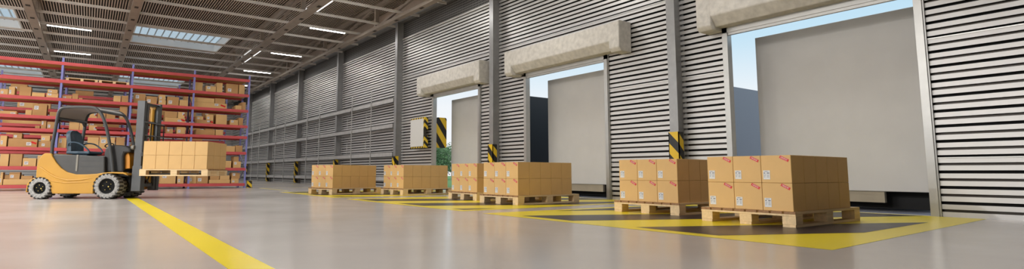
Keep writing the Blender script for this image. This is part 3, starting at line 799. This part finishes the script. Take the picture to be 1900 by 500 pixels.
# overhead guard
HOOP = [(-0.629, 0.964), (-0.631, 1.193), (-0.604, 1.495), (-0.575, 1.836), (-0.551, 1.959), (-0.499, 2.026), (-0.408, 2.052), (-0.213, 2.063), (0.019, 2.063), (0.159, 2.053), (0.243, 2.023), (0.330, 1.944), (0.410, 1.810), (0.498, 1.566), (0.587, 1.226), (0.657, 0.899), (0.708, 0.585)]
def smooth_path(p, n=4):
    out = []
    for i in range(len(p) - 1):
        p0, p1, p2, p3 = p[max(i-1, 0)], p[i], p[i+1], p[min(i+2, len(p)-1)]
        for k in range(n):
            t = k/n; out.append(tuple(.5*((2*b) + (-a + c)*t + (2*a - 5*b + 4*c - d)*t*t + (-a + 3*b - 3*c + d)*t**3) for a, b, c, d in zip(p0, p1, p2, p3)))
    out.append(p[-1]); return out
HP = smooth_path(HOOP)
m = MB()
for y in (-.50, .50): m.tube([(a, y, b) for a, b in HP], .034, 10)
m.tube([((-0.574, 1.800)[0], -.50, (-0.574, 1.800)[1]), ((-0.574, 1.800)[0], .50, (-0.574, 1.800)[1])], .032, 10)
m.tube([((0.305, 1.975)[0], -.50, (0.305, 1.975)[1]), ((0.305, 1.975)[0], .50, (0.305, 1.975)[1])], .030, 10)
for y in (-.40, .40):
    m.tube([((-0.574, 1.800)[0], y + (.09 if y < 0 else -.09), (-0.574, 1.800)[1] - .005), ((-0.574, 1.800)[0] - .005, y, (-0.574, 1.800)[1] - .02), ((-0.574, 1.800)[0] - .01, y - (.08 if y < 0 else -.08), (-0.574, 1.800)[1] - .10)], .026, 8)
gd = m.build('overhead_guard', M['fork_frame'], FK, smooth=True)
RP = [q for q in HP if q[1] > (-0.574, 1.800)[1] - .01 and q[0] < 0.100]
m = MB(); th = .02
for i in range(len(RP) - 1):
    (a, za), (b, zb) = RP[i], RP[i+1]
    m.face([(a, -.48, za - .012), (a, .48, za - .012), (b, .48, zb - .012), (b, -.48, zb - .012)]); m.face([(a, -.48, za + .012), (a, .48, za + .012), (b, .48, zb + .012), (b, -.48, zb + .012)])
m.build('roof_panel', M['roof_under'], gd, smooth=True)
RP2 = [q for q in HP if 0.100 - .06 <= q[0] <= (0.305, 1.975)[0] + .01 and q[1] > 1.9]
m = MB()
for i in range(len(RP2) - 1):
    (a, za), (b, zb) = RP2[i], RP2[i+1]
    m.face([(a, -.48, za - .014), (a, .48, za - .014), (b, .48, zb - .014), (b, -.48, zb - .014)]); m.face([(a, -.48, za + .014), (a, .48, za + .014), (b, .48, zb + .014), (b, -.48, zb + .014)])
m.build('front_visor', M['visor'], gd, smooth=True)
# seat
m = MB(); m.box(-.50, .02, -.25, .25, 1.005, 1.075); m.box(-.42, -.05, -.2, .2, .95, 1.005); seat = m.build('seat', M['seat'], FK, bevel=.03)
m = MB(); pr = []
for k in range(13):
    t = k/12; z = 1.06 + t*.50; hw = .235*(1 - .10*t) * (1 if t < .7 else math.sqrt(max(.02, 1 - ((t-.7)/.32)**2)))
    x = -.45 - .09*t + .02*math.sin(t*PI); pr.append((x, hw, z))
for i in range(12):
    (x0, w0, z0), (x1, w1, z1) = pr[i], pr[i+1]
    for xo in (0, -.07):
        for j in range(8):
            a, b = -1 + j/4, -1 + (j+1)/4; cv = lambda q: .05*(q*q) if xo == 0 else .03*q*q
            m.face([(x0 + xo + cv(a), a*w0, z0), (x0 + xo + cv(b), b*w0, z0), (x1 + xo + cv(b), b*w1, z1), (x1 + xo + cv(a), a*w1, z1)])
    for s in (-1, 1): m.face([(x0 + .05, s*w0, z0), (x0 - .04, s*w0, z0), (x1 - .04, s*w1, z1), (x1 + .05, s*w1, z1)])
x1, w1, z1 = pr[-1]
for j in range(8):
    a, b = -1 + j/4, -1 + (j+1)/4
    m.face([(x1 + .05*a*a, a*w1, z1), (x1 + .05*b*b, b*w1, z1), (x1 - .07 + .03*b*b, b*w1, z1), (x1 - .07 + .03*a*a, a*w1, z1)])
m.build('backrest', M['seat'], seat, smooth=True)
for s in (-1, 1):
    m = MB(); m.tube(smooth_path([(-.46, s*.25, 1.20), (-.40, s*.285, 1.27), (-.22, s*.29, 1.26), (-.06, s*.28, 1.16), (.02, s*.25, 1.06)]), .017, 8)
    m.build('armrest', M['seat'], seat, smooth=True)
# mast
m = MB()
for s in (-1, 1):
    y0, y1 = sorted((s*.40, s*.30))
    m.box(1.075, 1.10, y0, y1, .17, 2.24); m.box(1.215, 1.24, y0, y1, .17, 2.24); a, b = sorted((s*.40, s*.38)); m.box(1.10, 1.215, a, b, .17, 2.24)
    a, b = sorted((s*.415, s*.30)); m.box(1.065, 1.265, a, b, .17, .74)
mast = m.build('mast', M['mast'], FK, bevel=.006)
m = MB()
for s in (-1, 1):
    y0, y1 = sorted((s*.29, s*.20)); m.box(1.12, 1.145, y0, y1, .2, 2.16); m.box(1.22, 1.245, y0, y1, .2, 2.16); a, b = sorted((s*.215, s*.20)); m.box(1.145, 1.22, a, b, .2, 2.16)
m.build('inner_rail', M['mast'], mast)
for (x, z, t) in ((1.15, 2.18, .05), (1.20, 1.76, .035), (1.16, .30, .06), (1.10, 1.44, .035)):
    m = MB(); m.box(x - t, x + t, -.39, .39, z - t*.6, z + t*.6); m.build('crossbar', M['fork_frame'], mast)
m = MB(); m.cyl((1.14, .17, .35), (1.14, .17, 2.10), .042, n=16); m.cyl((1.14, .15, 2.13), (1.14, .19, 2.13), .06, n=16); m.cyl((1.14, .17, .35), (1.14, .17, 1.1), .055, n=16)
m.build('lift_cylinder', M['fork_yellow'], mast, smooth=True)
m = MB()
m.tube(smooth_path([(1.18, -.12, .26), (1.20, .0, .40), (1.18, .12, .55), (1.2, .05, .9), (1.16, -.05, 1.3)]), .014, 6)
m.tube(smooth_path([(1.18, .14, .26), (1.21, .02, .38), (1.18, -.14, .52), (1.2, -.1, .9)]), .014, 6)
m.build('hose', M['fork_black'], mast, smooth=True)
m = MB(); m.box(1.0, 1.08, -.28, .28, .2, .52); m.build('tilt_block', M['fork_orange'], mast, bevel=.01)
# carriage, forks and load guard
m = MB(); m.box(1.235, 1.275, -.42, .42, .56, .66); m.box(1.235, 1.275, -.42, .42, .96, 1.05)
for y in (-.3, 0, .3): m.box(1.245, 1.27, y - .04, y + .04, .66, .96)
car = m.build('carriage', M['fork_black'], FK)
for y in (-.27, .27):
    m = MB(); m.box(1.262, 1.30, y - .05, y + .05, .545, 1.02); m.box(1.262, 2.45, y - .05, y + .05, .545, .575); m.build('fork', M['mast'], car)
m = MB()
for z in (1.10, 1.44, 1.74): m.tube([(1.285, -.45, z), (1.285, .45, z)], .014, 6)
for y in (-.45, -.15, .15, .45): m.tube([(1.285, y, 1.05), (1.285, y, 1.74)], .014, 6)
m.build('load_backrest', M['fork_black'], car)
# headlamp
m = MB(); m.cyl((1.02, -.40, 1.16), (1.075, -.40, 1.16), .05, n=16); m.build('headlamp', M['fork_strip'], FK)

# the load on the forks
th = math.radians(-31.0); ct, sn = math.cos(th), math.sin(th)
def FT(x, y, z): return (0.1247 + ct*x - sn*y, 15.6602 + sn*x + ct*y, z)
lp = dup(pal, FT(1.305, -.58, .515), th); lp.scale = (.865, 1.0, .87)
tag(lp, 'wooden pallet raised on the forklift forks under a box load', 'pallet')
LB = (1.40/5, 1.12/3, .315)
lbox = carton('cardboard_box', *LB); first = True
for k in range(2):
    z = .515 + .175*.87 + .0015 + k*(LB[2] + .0005)
    for i in range(5):
        for j in range(3):
            if 0 < i < 4 and j == 1: continue
            if i < 4 and j == 2 and i > 0: continue
            loc = FT(1.355 + i*LB[0], -.56 + j*LB[1], z)
            o = lbox if first else dup(lbox); first = False
            o.location = loc; o.rotation_euler = (0, 0, th)
            if j == 0: lb = '%s plain box on the lifted pallet, %s from the mast along the side' % (['lower', 'upper'][k], ORD[i])
            elif i == 4: lb = '%s plain box on the front end of the lifted load, %s' % (['lower', 'upper'][k], ['', 'middle', 'far corner'][j])
            else: lb = '%s plain box against the load guard on the lifted pallet, %s' % (['lower', 'upper'][k], ['', 'middle', 'far side'][j])
            tag(o, lb, 'box', 'boxes on the lifted pallet')

# ------------------------------------------------------------ sky and light
wd = bpy.data.worlds.new('sky'); SC.world = wd; wd.use_nodes = True; nt = wd.node_tree; N = nt.nodes; L = nt.links
bg = N['Background']; tc = N.new('ShaderNodeTexCoord'); sp = N.new('ShaderNodeSeparateXYZ'); L.new(tc.outputs['Generated'], sp.inputs[0])
cr = N.new('ShaderNodeValToRGB'); e = cr.color_ramp.elements
e[0].position = 0.0; e[0].color = (1.0, 1.02, 1.05, 1); e[1].position = .36; e[1].color = (.42, .72, .97, 1)
k = cr.color_ramp.elements.new(.12); k.color = (.96, 1.0, 1.04, 1)
k = cr.color_ramp.elements.new(.22); k.color = (.62, .85, 1.0, 1)
k = cr.color_ramp.elements.new(.85); k.color = (.78, .86, .95, 1)
L.new(sp.outputs['Z'], cr.inputs['Fac'])
nz = N.new('ShaderNodeTexNoise'); nz.inputs['Scale'].default_value = 2.6; nz.inputs['Detail'].default_value = 6
mp = N.new('ShaderNodeMapping'); mp.inputs['Scale'].default_value = (1, 1, 2.4); mp.inputs['Location'].default_value = (0, 0, 0)
L.new(tc.outputs['Generated'], mp.inputs['Vector']); L.new(mp.outputs['Vector'], nz.inputs['Vector'])
rp = N.new('ShaderNodeMapRange'); rp.inputs['From Min'].default_value = .5; rp.inputs['From Max'].default_value = .68; L.new(nz.outputs['Fac'], rp.inputs['Value'])
mx = N.new('ShaderNodeMix'); mx.data_type = 'RGBA'; L.new(rp.outputs['Result'], mx.inputs['Factor']); L.new(cr.outputs['Color'], mx.inputs['A']); mx.inputs['B'].default_value = (1, 1, 1, 1)
L.new(mx.outputs['Result'], bg.inputs['Color']); zs = N.new('ShaderNodeMapRange'); zs.inputs['From Min'].default_value = .45; zs.inputs['From Max'].default_value = .9
zs.inputs['To Min'].default_value = 0.72; zs.inputs['To Max'].default_value = 0.72*3.2; L.new(sp.outputs['Z'], zs.inputs['Value']); L.new(zs.outputs['Result'], bg.inputs['Strength'])

# ------------------------------------------------------------------- camera
cd = bpy.data.cameras.new('camera'); cam = bpy.data.objects.new('camera', cd); COL.objects.link(cam)
FPX, CX, CYP, YAW, PIT, ROL = 1018.477, 890.097, 209.779, .6176, .109534, .0029336
cd.sensor_width = 36; cd.lens = FPX*36/1900; cd.shift_x = (950 - CX)/1900; cd.shift_y = (CYP - 250)/1900
Fv = Vector((math.sin(YAW)*math.cos(PIT), math.cos(YAW)*math.cos(PIT), math.sin(PIT)))
Rv = Vector((math.cos(YAW), -math.sin(YAW), 0)); Uv = Rv.cross(Fv)
c, s = math.cos(ROL), math.sin(ROL); Rv, Uv = Rv*c + Uv*s, Uv*c - Rv*s
cam.matrix_world = Matrix(((Rv.x, Uv.x, -Fv.x, 0), (Rv.y, Uv.y, -Fv.y, 0), (Rv.z, Uv.z, -Fv.z, .6), (0, 0, 0, 1)))
cd.clip_start = .05; cd.clip_end = 400
SC.camera = cam
vs = SC.view_settings; SC.display_settings.display_device = 'sRGB'
vs.view_transform = 'Standard'; vs.look = 'None'; vs.exposure = 0.36; vs.gamma = 1.0; vs.use_curve_mapping = False
